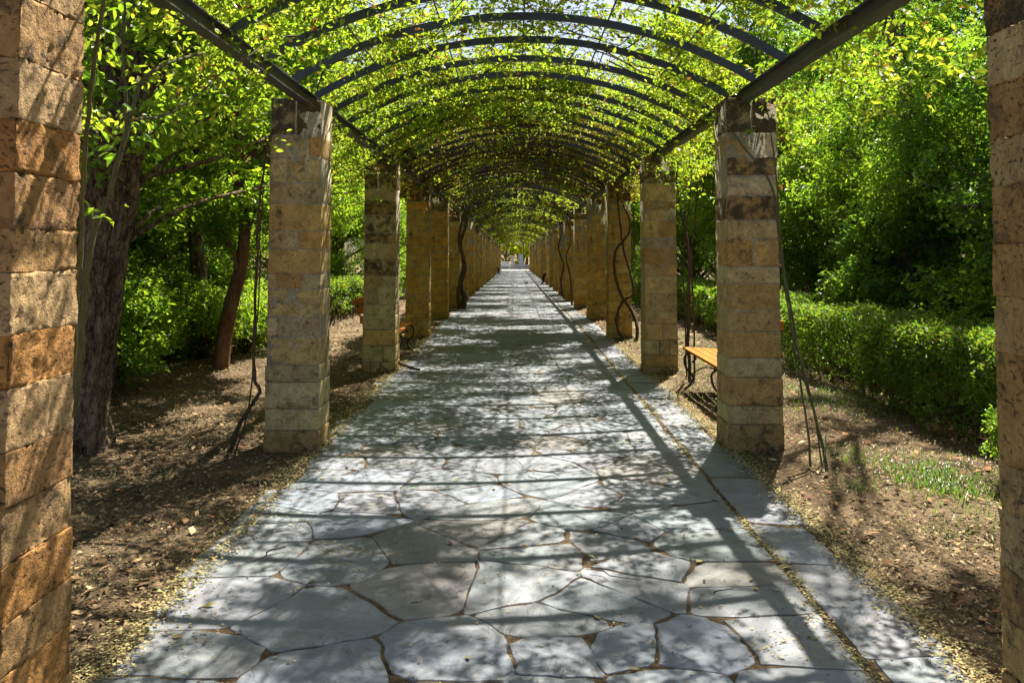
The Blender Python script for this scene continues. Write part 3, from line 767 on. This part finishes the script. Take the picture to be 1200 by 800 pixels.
def tall(lab, leafm, nl=30000, ls=.10, n6=False, seed=1):
    r = random.Random(seed)
    return make_tree('tree', lab, 'tree', [(0,0,-.2),(.08,.05,1.2),(-.05,.1,2.6),(.1,0,4.0),(.0,.1,5.6),(.1,.1,7.2)], [.17,.14,.12,.10,.07,.03],
        ellip_clumps(r, (0, 0, 5.6), (2.4, 2.4, 2.9), 62, .62), nl, ls, leafm, 'bark', .45, .6, n6, G_T)
def bushy(lab, leafm, nl=34000, ls=.075, n6=False, seed=1):
    r = random.Random(seed)
    return make_tree('tree', lab, 'tree', [(0,0,-.2),(.05,.05,.8),(-.05,.1,1.8),(.1,0,3.0),(.0,.1,4.4)], [.09,.075,.06,.045,.02],
        ellip_clumps(r, (0, 0, 2.9), (1.75, 1.75, 2.6), 64, .5), nl, ls, leafm, 'bark', .45, .5, n6, G_T)
T = {'tb': tall('x', 'leaf_bright', seed=1), 'tm': tall('x', 'leaf_mid', seed=2), 'bm': bushy('x', 'leaf_mid', seed=3), 'bd': bushy('x', 'leaf_dark', 40000, .07, True, seed=4),
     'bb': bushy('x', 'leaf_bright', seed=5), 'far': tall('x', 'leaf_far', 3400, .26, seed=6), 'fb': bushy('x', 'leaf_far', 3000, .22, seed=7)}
spots = [
 # right side, near to far
 ('bd', 5.75, 7.9, 1.0), ('bd', 6.0, 9.8, 1.08), ('bm', 5.9, 11.9, 1.0), ('bd', 7.4, 12.4, 1.2), ('bm', 5.9, 14.0, 1.05), ('bm', 6.0, 16.6, 1.0), ('bd', 8.4, 15.6, 1.3),
 ('bm', 5.8, 19.4, 1.1), ('bd', 8.2, 20.5, 1.4), ('bb', 5.9, 22.6, 1.1), ('tm', 6.4, 25.5, 1.2), ('bm', 5.4, 27.5, 1.1), ('bd', 9.5, 26, 1.6), ('tm', 11.8, 20.6, 1.3),
 ('bd', 10.2, 15.5, 1.3), ('bm', 5.3, 33, 1.2), ('tb', 6.0, 37, 1.2), ('bm', 5.2, 42, 1.3), ('tb', 6.2, 48, 1.2), ('bm', 5.2, 55, 1.4), ('tb', 6.5, 63, 1.3), ('bm', 5.3, 73, 1.4), ('tb', 6, 85, 1.3), ('bm', 5.2, 97, 1.4),
 ('bd', 12.5, 22, 1.5), ('bd', 13.5, 31, 1.9), ('bd', 8.0, 10.4, 1.1), ('bd', 7.2, 18.4, 1.2), ('bd', 7.0, 30, 1.6), ('bd', 7.3, 24.2, 1.4), ('bd', 6.8, 36, 1.7),
 # left side, near to far
 ('bd', -6.9, 12.6, 1.05), ('bm', -6.6, 15.4, 1.0), ('bd', -8.4, 14.6, 1.2), ('bb', -5.9, 18.2, 1.0), ('bd', -8.6, 18.6, 1.25), ('bb', -5.6, 21.5, 1.1), ('tb', -6.6, 24, 1.1), ('bd', -9.4, 23.5, 1.5),
 ('bm', -5.2, 25.6, 1.1), ('tb', -5.9, 30, 1.2), ('bm', -5.0, 34, 1.2), ('tb', -7.6, 20.5, 1.1), ('bd', -12.5, 21.5, 1.6), ('bb', -5.2, 40, 1.2), ('tb', -6, 46, 1.2), ('bm', -5.2, 53, 1.3), ('tb', -6.2, 61, 1.3), ('bm', -5.2, 71, 1.4),
 ('tb', -6, 83, 1.3), ('bm', -5.2, 96, 1.4), ('bd', -10.5, 17.2, 1.3), ('bd', -13.5, 29, 1.9), ('tb', -5.2, 14.6, .95),
 # beyond the end
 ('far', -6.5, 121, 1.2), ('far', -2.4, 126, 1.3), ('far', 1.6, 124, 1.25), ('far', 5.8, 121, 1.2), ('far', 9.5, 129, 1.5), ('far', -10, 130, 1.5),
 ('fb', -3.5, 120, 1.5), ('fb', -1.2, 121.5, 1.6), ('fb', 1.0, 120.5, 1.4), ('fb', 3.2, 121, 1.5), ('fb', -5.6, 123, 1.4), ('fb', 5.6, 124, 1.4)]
kindname = {'tb': 'tall yellow-green tree', 'tm': 'tall mid-green tree', 'bm': 'bushy mid-green tree', 'bd': 'dense dark-green bushy tree', 'bb': 'bushy bright-green tree', 'far': 'tall sunlit yellow tree beyond the arcade end', 'fb': 'low sunlit yellow bush beyond the arcade end'}
cnt = {}; first = {}
for q, (kd, x, y, s) in enumerate(spots):
    key = (kd, x > 0); cnt[key] = cnt.get(key, 0) + 1
    side = 'right' if x > 0 else 'left'
    lab = '%s %s on the %s, counted from the viewer' % (ORD[cnt[key] - 1], kindname[kd], side)
    if kd not in first: o = T[kd]; first[kd] = 1; o['label'] = lab
    else: o = dup(T[kd], label=lab)
    if 5.3 < x < 6.2 and y < 20: x += .6
    at(o, x, y, s, r0.uniform(0, 6.28))
# shrubs
def shrub(lab, leafm, seed, h=1.5, rr=.8, nl=9000, ls=.075):
    r = random.Random(seed)
    t = make_tree('shrub', lab, 'shrub', [(0,0,-.1),(.03,0,.3),(0,.04,.7),(.04,0,h*.8)], [.03,.025,.02,.01],
        ellip_clumps(r, (0, 0, h*.56), (rr, rr, h*.46), 26, .3), nl, ls, leafm, 'twig', .42, .7, True, 'shrubs under the trees', .1, 8, .2)
    return t
r9 = random.Random(77)
ov = make_tree('tree', 'tall slender tree behind the right hedge whose high branches reach over the path', 'tree',
    [(0,0,-.2),(-.05,0,1.5),(.05,0,3.2),(-.3,-.1,5.0),(-.9,-.3,6.6),(-1.6,-.5,7.8)], [.13,.11,.10,.085,.06,.03],
    ellip_clumps(r9, (-2.8, -2.9, 8.3), (2.1, 2.5, 1.2), 18, .5) + ellip_clumps(r9, (0, 0, 6.5), (1.6, 1.6, 1.5), 18, .5), 22000, .09, 'leaf_mid', 'bark', .42, .6, False, G_T)
at(ov, 5.5, 12.6)
S = {'m': shrub('x', 'leaf_mid', 9), 'b': shrub('x', 'leaf_bright', 10, 1.1, .8, 8000, .06), 'd': shrub('x', 'leaf_dark', 12, 1.7, .9, 10000)}
ss = [('d', -5.0, 8.8, 1.0), ('m', -4.75, 9.9, 1.0), ('m', -4.9, 11.0, .95), ('d', -5.7, 10.6, 1.2), ('m', -5.6, 12.0, 1.1), ('d', -6.6, 11.4, 1.3), ('b', -4.7, 13.4, 1.0), ('b', -4.3, 14.2, .95), ('b', -5.4, 14.0, 1.1),
      ('d', -6.4, 13.4, 1.2), ('b', -4.6, 15.6, 1.0), ('m', -5.5, 16.4, 1.1),
      ('m', 3.55, 6.1, .42), ('d', 4.9, 6.6, .95), ('m', 5.3, 7.9, 1.1), ('m', 5.2, 10.2, 1.1), ('d', 5.2, 12.4, 1.2)]
sf = {}; sn = {'m': 'broad-leaved green shrub', 'b': 'bright lime-green shrub', 'd': 'dark glossy shrub'}; sc = {}
for kd, x, y, s in ss:
    key = (kd, x > 0); sc[key] = sc.get(key, 0) + 1; side = 'right' if x > 0 else 'left'
    lab = '%s %s under the trees on the %s, counted from the viewer' % (ORD[sc[key] - 1], sn[kd], side)
    if kd not in sf: o = S[kd]; sf[kd] = 1; o['label'] = lab
    else: o = dup(S[kd], label=lab)
    at(o, x, y, s, r0.uniform(0, 6.28))

# clipped hedges
def hedge(label, x0, x1, y0, y1, h, segs):
    t = thing('hedge', label, 'hedge')
    m = MB()
    for (a, b, nl, ls, n6) in segs:
        ns = nl // 7
        y = rng.uniform(a, b, ns); u = rng.random(ns); x = x0 + (x1 - x0) * u; z = h * rng.random(ns) ** .8
        s = rng.random(ns); sk = .07
        f = s < .42; x = np.where(f, x0 + np.abs(rng.normal(0, sk, ns)), x)
        tp = (s >= .42) & (s < .80); z = np.where(tp, h - np.abs(rng.normal(0, sk, ns)), z)
        pn = np.stack([x, y, z], 1); w = vnoise(pn, 1.6, 8) * .11 + vnoise(pn, 4, 9) * .06
        z = z * (1 + w * .8); x = x + w * (1 - 2 * (x > (x0 + x1) / 2))
        lowcut = (z < .28) & (rng.random(ns) < .6)
        p = np.stack([x, y, z + ground_z(y)], 1)[~lowcut]
        p, ax, tone = sprigs(p, .13, 7); leaves(m, p, ls, .45, .5, 0, n6, ax, tone)
    m.build('foliage', M['leaf_hedge'], t)
    s = MB()
    y = y0
    while y < min(y1, 30):
        for q in range(5):
            X = rng.uniform(x0 + .1, x1 - .1); Y = y + rng.uniform(-.2, .2); zz = gz(Y)
            s.tube([(X, Y, zz - .05), (X + rng.normal(0, .05), Y + rng.normal(0, .05), zz + .3), (X + rng.normal(0, .15), Y + rng.normal(0, .15), zz + .75)], [.012, .009, .004], 5)
        y += .28
    s.build('stem', M['twig'], t, smooth=True)
    return t
hedge('long clipped green hedge running along the right side behind the arcade', 3.65, 4.75, 4.4, 100, .89,
      [(4.4, 9.5, 46000, .042, True), (9.5, 16, 42000, .045, False), (16, 34, 36000, .075, False), (34, 100, 22000, .16, False)])
hedge('clipped green hedge seen between the left pillars behind the arcade', -4.9, -3.85, 16.5, 100, .95,
      [(16.5, 34, 44000, .07, False), (34, 100, 22000, .16, False)])

# ------------------------------------------------------------------ benches
def make_bench(label):
    """seat along local y, sitter looks towards local -x"""
    t = thing('park_bench', label, 'bench', group='park benches between the pillars')
    Lh = .9
    m = MB()
    for i in range(5):
        x = -.20 + i * .105; m.box((x - .042, -Lh, .435 - .012 * i * .5), (x + .042, Lh, .462 - .012 * i * .5))
    seat = m.build('seat', M['wood'], t)
    m = MB()
    for i, z in enumerate((.62, .74, .86)):
        x = .30 + .05 * i; m.box((x - .014, -Lh, z - .045), (x + .014, Lh, z + .045))
    m.build('backrest', M['wood'], t)
    def frame(y):
        g = MB()
        g.tube([(-.24, y, .43), (0, y, .425), (.26, y, .405)], .012, 6)
        g.tube(smooth_path([(.24, y, .405), (.30, y, .55), (.37, y, .75), (.42, y, .93)], 4), .012, 6)
        return g
    def legs(y, sgn):
        g = MB()
        if sgn < 0: pts = [(-.17, y, .30), (-.13, y, .36), (-.19, y, .41), (-.26, y, .36), (-.24, y, .24), (-.16, y, .14), (-.20, y, .05), (-.27, y, .0)]
        else: pts = [(.17, y, .28), (.13, y, .34), (.19, y, .40), (.26, y, .34), (.22, y, .22), (.20, y, .12), (.26, y, .04), (.32, y, .0)]
        g.tube(smooth_path(pts, 6), .012, 7)
        return g
    for y in (-.72, .72):
        frame(y).build('bench_frame', M['iron'], t, smooth=True)
        legs(y, -1).build('leg', M['iron'], t, smooth=True); legs(y, 1).build('leg', M['iron'], t, smooth=True)
        g = MB(); g.tube(smooth_path([(-.18, y, .17), (-.05, y, .24), (.05, y, .24), (.20, y, .17)], 5), .008, 6); g.build('stretcher', M['iron'], t, smooth=True)
    return t
bench = make_bench('orange slatted bench with curled iron legs behind the first full right pillar')
bench.location = (2.15, 9.75, 0.02); bench.rotation_euler = (0, 0, 0)
b2 = dup(bench, (-1.93, 13.55, 0.02), math.pi, 'orange slatted bench between the second and third full left pillars')
b3 = dup(bench, (2.0, 50.6, gz(50.6)), 0, 'small distant bench on the right carrying a dark seated person')
b4 = dup(bench, (-1.98, 82, gz(82)), math.pi, 'small distant bench on the left carrying a seated person in mauve')

# ------------------------------------------------------------------ people far down the arcade (seated), skin-grown bodies
def person(label, loc, rz, top):
    joints = [((0,0,.52),.13),((0,0,.68),.125),((0,0,.90),.15),((0,.02,1.06),.09),((0,.01,1.14),.052),((0,-.03,1.22),.085),((0,-.03,1.32),.09),
              ((.09,-.05,.52),.10),((.11,-.42,.52),.075),((.12,-.44,.26),.055),((.12,-.45,.07),.042),((.12,-.58,.04),.042),
              ((-.09,-.05,.52),.10),((-.12,-.42,.52),.075),((-.13,-.44,.26),.055),((-.13,-.45,.07),.042),((-.13,-.58,.04),.042),
              ((.17,.0,1.02),.06),((.24,-.03,.80),.048),((.14,-.24,.64),.036),((.08,-.32,.62),.034),
              ((-.17,.0,1.02),.06),((-.24,-.03,.80),.048),((-.14,-.24,.64),.036),((-.08,-.32,.62),.034)]
    edges = [(0,1),(1,2),(2,3),(3,4),(4,5),(5,6),(0,7),(7,8),(8,9),(9,10),(10,11),(0,12),(12,13),(13,14),(14,15),(15,16),
             (3,17),(17,18),(18,19),(19,20),(3,21),(21,22),(22,23),(23,24)]
    me = bpy.data.meshes.new('person'); me.from_pydata([j[0] for j in joints], edges, []); me.materials.append(M[top])
    o = bpy.data.objects.new('person', me); C.objects.link(o)
    sk = o.modifiers.new('skin', 'SKIN')
    lay = me.skin_vertices[0] if me.skin_vertices else None
    if lay is None:
        bpy.context.view_layer.objects.active = o
    for i, j in enumerate(joints):
        me.skin_vertices[0].data[i].radius = (j[1] * 1.25, j[1] * 1.25); 
    me.skin_vertices[0].data[0].use_root = True
    o.modifiers.new('sub', 'SUBSURF').levels = 1; o.modifiers['sub'].render_levels = 1
    for f in me.polygons: f.use_smooth = True
    o.location = loc; o.rotation_euler = (0, 0, rz); tag(o, label, 'person')
    f = MB(); th = np.linspace(0, math.pi, 9)
    f.tube([(0, -.045, 1.20 + .005), (0, -.06, 1.235), (0, -.068, 1.29), (0, -.06, 1.34), (0, -.045, 1.37)], [.03, .07, .082, .072, .03], 10)
    f.build('face', M['skin'], o, smooth=True)
    return o
try:
    person('dark clothed person sitting on the distant right bench', (1.98, 50.6, gz(50.6)), -math.pi / 2, 'cloth_dark')
    person('person in mauve sitting on the farthest left bench', (-1.96, 82, gz(82)), math.pi / 2, 'cloth_mauve')
except Exception as e:
    print('person failed', e)

# bird on the path
t = thing('pigeon', 'small dark pigeon standing far off in the middle of the path', 'bird', (.55, 48.0, gz(48) + TOP), .6); t.scale = (.75,) * 3
m = MB(); m.tube(smooth_path([(-.16,0,.10),(-.08,0,.12),(0,0,.13),(.08,0,.15),(.11,0,.19),(.12,0,.23),(.145,0,.235)], 4), np.interp(np.linspace(0,1,25), [0,.15,.35,.55,.72,.85,.95,1], [.01,.03,.06,.062,.035,.026,.022,.004]), 9); m.build('body', M['bird'], t, smooth=True)
for s in (-1, 1):
    m = MB(); m.tube([(.01, s*.025, 0), (0, s*.025, .08)], .006, 5); m.build('leg', M['skin'], t)

# ------------------------------------------------------------------ terrace beyond the end
zt = gz(114)
t = thing('white_bench', 'white slatted bench in the bright opening at the end of the arcade', 'bench', (-1.35, 113.5, zt))
for nm, boxes in {'seat': [(-.75,-.25,.40,.75,.25,.47)], 'backrest': [(-.75,.22,.60,.75,.27,.75),(-.75,.24,.85,.75,.29,1.0)],}.items():
    m = MB(); [m.box(b[:3], b[3:]) for b in boxes]; m.build(nm, M['white'], t)
for x in (-.65, .65):
    m = MB(); m.box((x-.05, -.2, -.02), (x+.05, -.12, .40)); m.box((x-.05, .20, -.02), (x+.05, .28, .98)); m.build('leg', M['white'], t)
def post(label, x, y, w, h, mat):
    t = thing('gate_post', label, 'post', (x, y, gz(y)))
    m = MB(); m.box((-w,-w,-.1),(w,w,h)); m.build('shaft', M[mat], t)
    m = MB(); m.box((-w-.05,-w-.05,h),(w+.05,w+.05,h+.09)); m.box((-w-.02,-w-.02,h+.09),(w+.02,w+.02,h+.16)); m.build('cap', M[mat], t)
post('pale plaster gate post at the far end, beside the white bench', -.32, 115, .20, 1.55, 'plaster')
post('pale blue-grey gate post at the far end, right of the plaster one', .72, 114.2, .26, 1.75, 'bluegrey')
t = thing('garden_wall', 'low pale garden wall beyond the gate posts at the far end', 'wall', (0, 117, zt))
m = MB(); m.box((-6,-.15,-.2),(6,.15,.48)); m.build('masonry', M['plaster'], t); m = MB(); m.box((-6.05,-.2,.483),(6.05,.2,.56)); m.build('coping', M['white'], t)

# ------------------------------------------------------------------ litter, grass, twigs
def flecks(m, x, y, z, size, cols, tilt=.5):
    n = len(x); a = rng.uniform(0, 6.28, n); L = size * rng.uniform(.5, 1.6, n); w = L * rng.uniform(.25, .6, n)
    d = np.stack([np.cos(a), np.sin(a), rng.uniform(-tilt, tilt, n)], 1); s = np.stack([-np.sin(a), np.cos(a), rng.uniform(-tilt, tilt, n)], 1)
    c = np.stack([x, y, z], 1); up = np.array([0, 0, 1]) * (L * .15)[:, None]
    V = np.stack([c - d * L[:, None], c + s * w[:, None] + up, c + d * L[:, None], c - s * w[:, None] + up * .3], 1)
    i = np.arange(n)[:, None] * 4; F = np.concatenate([i + np.array([[0, 3, 1]]), i + np.array([[3, 2, 1]])])
    cc = np.array(cols)[rng.integers(0, len(cols), n)] * rng.uniform(.6, 1.3, n)[:, None]
    m.add(V.reshape(-1, 3), F, np.repeat(cc, 4, 0))
m = MB()
tanc = [(.30,.20,.09),(.19,.12,.055),(.44,.32,.17),(.09,.056,.03),(.22,.145,.075),(.32,.27,.12),(.06,.042,.025),(.13,.105,.04),(.07,.05,.025)]
redc = [(.26,.11,.045),(.32,.17,.07),(.20,.10,.05)]
for side in (-1, 1):
    n = 95000; y = 2.6 + 13 * rng.random(n) ** 1.7; x = side * (1.60 + 3.6 * rng.random(n) ** .9)
    pn = np.stack([x, y, 0*x], 1); k = (vnoise(pn, 1.4, 51) + rng.normal(0, .4, n)) > -.45
    x, y = x[k], y[k]; flecks(m, x, y, gnd(x, y) + .008 + rng.random(len(x)) * .012, .011, tanc)
    n = 2400; y = 2.8 + 13 * rng.random(n) ** 1.5; x = side * (1.75 + 3.2 * rng.random(n)); flecks(m, x, y, gnd(x, y) + .018, .028, tanc[:5] + redc, .35)
    n = 9000; y = rng.uniform(14, 50, n); x = side * rng.uniform(1.7, 4, n); flecks(m, x, y, gnd(x, y) + .02, .03, tanc)
tag(m.build('leaf_litter', M['litter']), 'brown fallen leaves and chaff covering the soil beside the path', 'leaf litter', kind='stuff')
m = MB()
yel = [(.42,.36,.13),(.36,.30,.12),(.48,.42,.20),(.30,.22,.10),(.33,.33,.12)]
n = 11000; y = 2.6 + 26 * rng.random(n) ** 1.4; x = 1.282 + rng.normal(0, .026, n) + .02*np.sin(y*3); k = (vnoise(np.stack([x*.2, y, 0*x], 1), 1.5, 61) + rng.normal(0, .3, n)) > -.15
flecks(m, x[k], y[k], ground_z(y[k]) + .018 + .008 * rng.random(k.sum()), .008, yel, .3)
n = 46000; y = 2.6 + 20 * rng.random(n) ** 1.5; x = rng.uniform(-1.66, 1.68, n); pn = np.stack([x, y, 0*x], 1)
k = (vnoise(pn, 1.9, 62) + .5 * vnoise(pn, 5, 63) + .22 * (np.abs(x) / 1.6) ** 3 + rng.normal(0, .14, n)) > .62
flecks(m, x[k], y[k], ground_z(y[k]) + TOP + .006 + .004 * rng.random(k.sum()), .008, yel + tanc[:3], .2)
n = 2600; y = 2.6 + 18 * rng.random(n) ** 1.4; x = rng.uniform(-1.66, 1.68, n); flecks(m, x, y, ground_z(y) + TOP + .006, .008, yel + tanc, .25)
n = 110; y = rng.uniform(2.8, 10, n); x = rng.uniform(-1.66, 1.68, n); flecks(m, x, y, ground_z(y) + TOP + .008, .02, redc + yel + [(.10,.2,.03)], .25)
for side in (-1, 1):
    n = 15000; y = 2.6 + 14 * rng.random(n) ** 1.3; x = side * (1.67 + rng.normal(0, .06, n)); flecks(m, x, y, gnd(x, y) + .012 + .014 * rng.random(n), .009, yel + tanc[:2], .3)
tag(m.build('seed_litter', M['litter']), 'yellow seed chaff gathered in the joints and edges of the stone path', 'litter', kind='stuff')
def grass_patch(m, cx, cy, rx, ry, n, h):
    x = cx + rng.normal(0, rx, n); y = cy + rng.normal(0, ry, n); z = gnd(x, y)
    a = rng.uniform(0, 6.28, n); H = h * rng.uniform(.4, 1.2, n); w = .0028
    lean = np.stack([np.cos(a), np.sin(a)], 1) * (H * rng.uniform(.3, 1.0, n))[:, None]
    s = np.stack([-np.sin(a), np.cos(a), 0*a], 1) * w
    b = np.stack([x, y, z - .005], 1); mid = b + np.concatenate([lean * .4, (H * .65)[:, None]], 1); tip = b + np.concatenate([lean, (H * .85)[:, None]], 1)
    V = np.stack([b - s, b + s, mid + s * .8, mid - s * .8, tip], 1); i = np.arange(n)[:, None] * 5
    t = rng.random(n); col = np.repeat(np.stack([t, t, t], 1), 5, 0)
    base = m.n; m.add(V.reshape(-1, 3), i + np.array([[0, 1, 2, 3]]), col); m.f3.append(base + i + np.array([[3, 2, 4]]))
m = MB()
for a in [(2.85,6.3,.16,.22,900,.08),(3.3,6.0,.2,.25,380,.08),(3.1,7.0,.3,.3,250,.06),(2.6,10.2,.35,.8,900,.07),(3.0,12.5,.5,1.2,1500,.06),(3.4,9.6,.25,.6,900,.08),(2.55,7.0,.12,.2,260,.06),
          (2.5,5.3,.15,.2,160,.05),(3.3,5.2,.3,.3,600,.1),(2.6,15.5,.5,1.5,1500,.06),(-2.3,4.4,.1,.1,60,.05),(-3.9,15,.4,1.2,600,.07),(1.75,7.2,.05,.2,120,.04),(2.3,6.2,.1,.1,120,.05),(-1.8,8.6,.1,.3,150,.04)]:
    grass_patch(m, *a)
tag(m.build('grass', M['grass']), 'short green grass tufts growing in the leaf litter beside the arcade', 'grass', kind='stuff')
m = MB()
for q in range(70):
    sd = random.random(); y = random.uniform(2.8, 11)
    x = random.uniform(-1.6, 1.6) if sd < .25 else random.choice([-1, 1]) * random.uniform(1.8, 3.4)
    a = random.uniform(0, 6.28); L = random.uniform(.06, .30); pts = []
    for i in range(6):
        u = i / 5 - .5; X = x + math.cos(a) * L * u + .12 * L * math.sin(u * 7 + q); Y = y + math.sin(a) * L * u
        zb = TOP if abs(X) < 1.66 else 0
        pts.append((X, Y, float(gnd(np.array([X]), np.array([Y]))[0]) + zb + .009))
    m.tube(pts, np.linspace(.0035, .0018, 6) * random.uniform(.6, 1.5), 5)
tag(m.build('fallen_twigs', M['twig']), 'thin dry twigs scattered over the path and the soil', 'twigs', kind='stuff')
print('objects', len(bpy.data.objects))
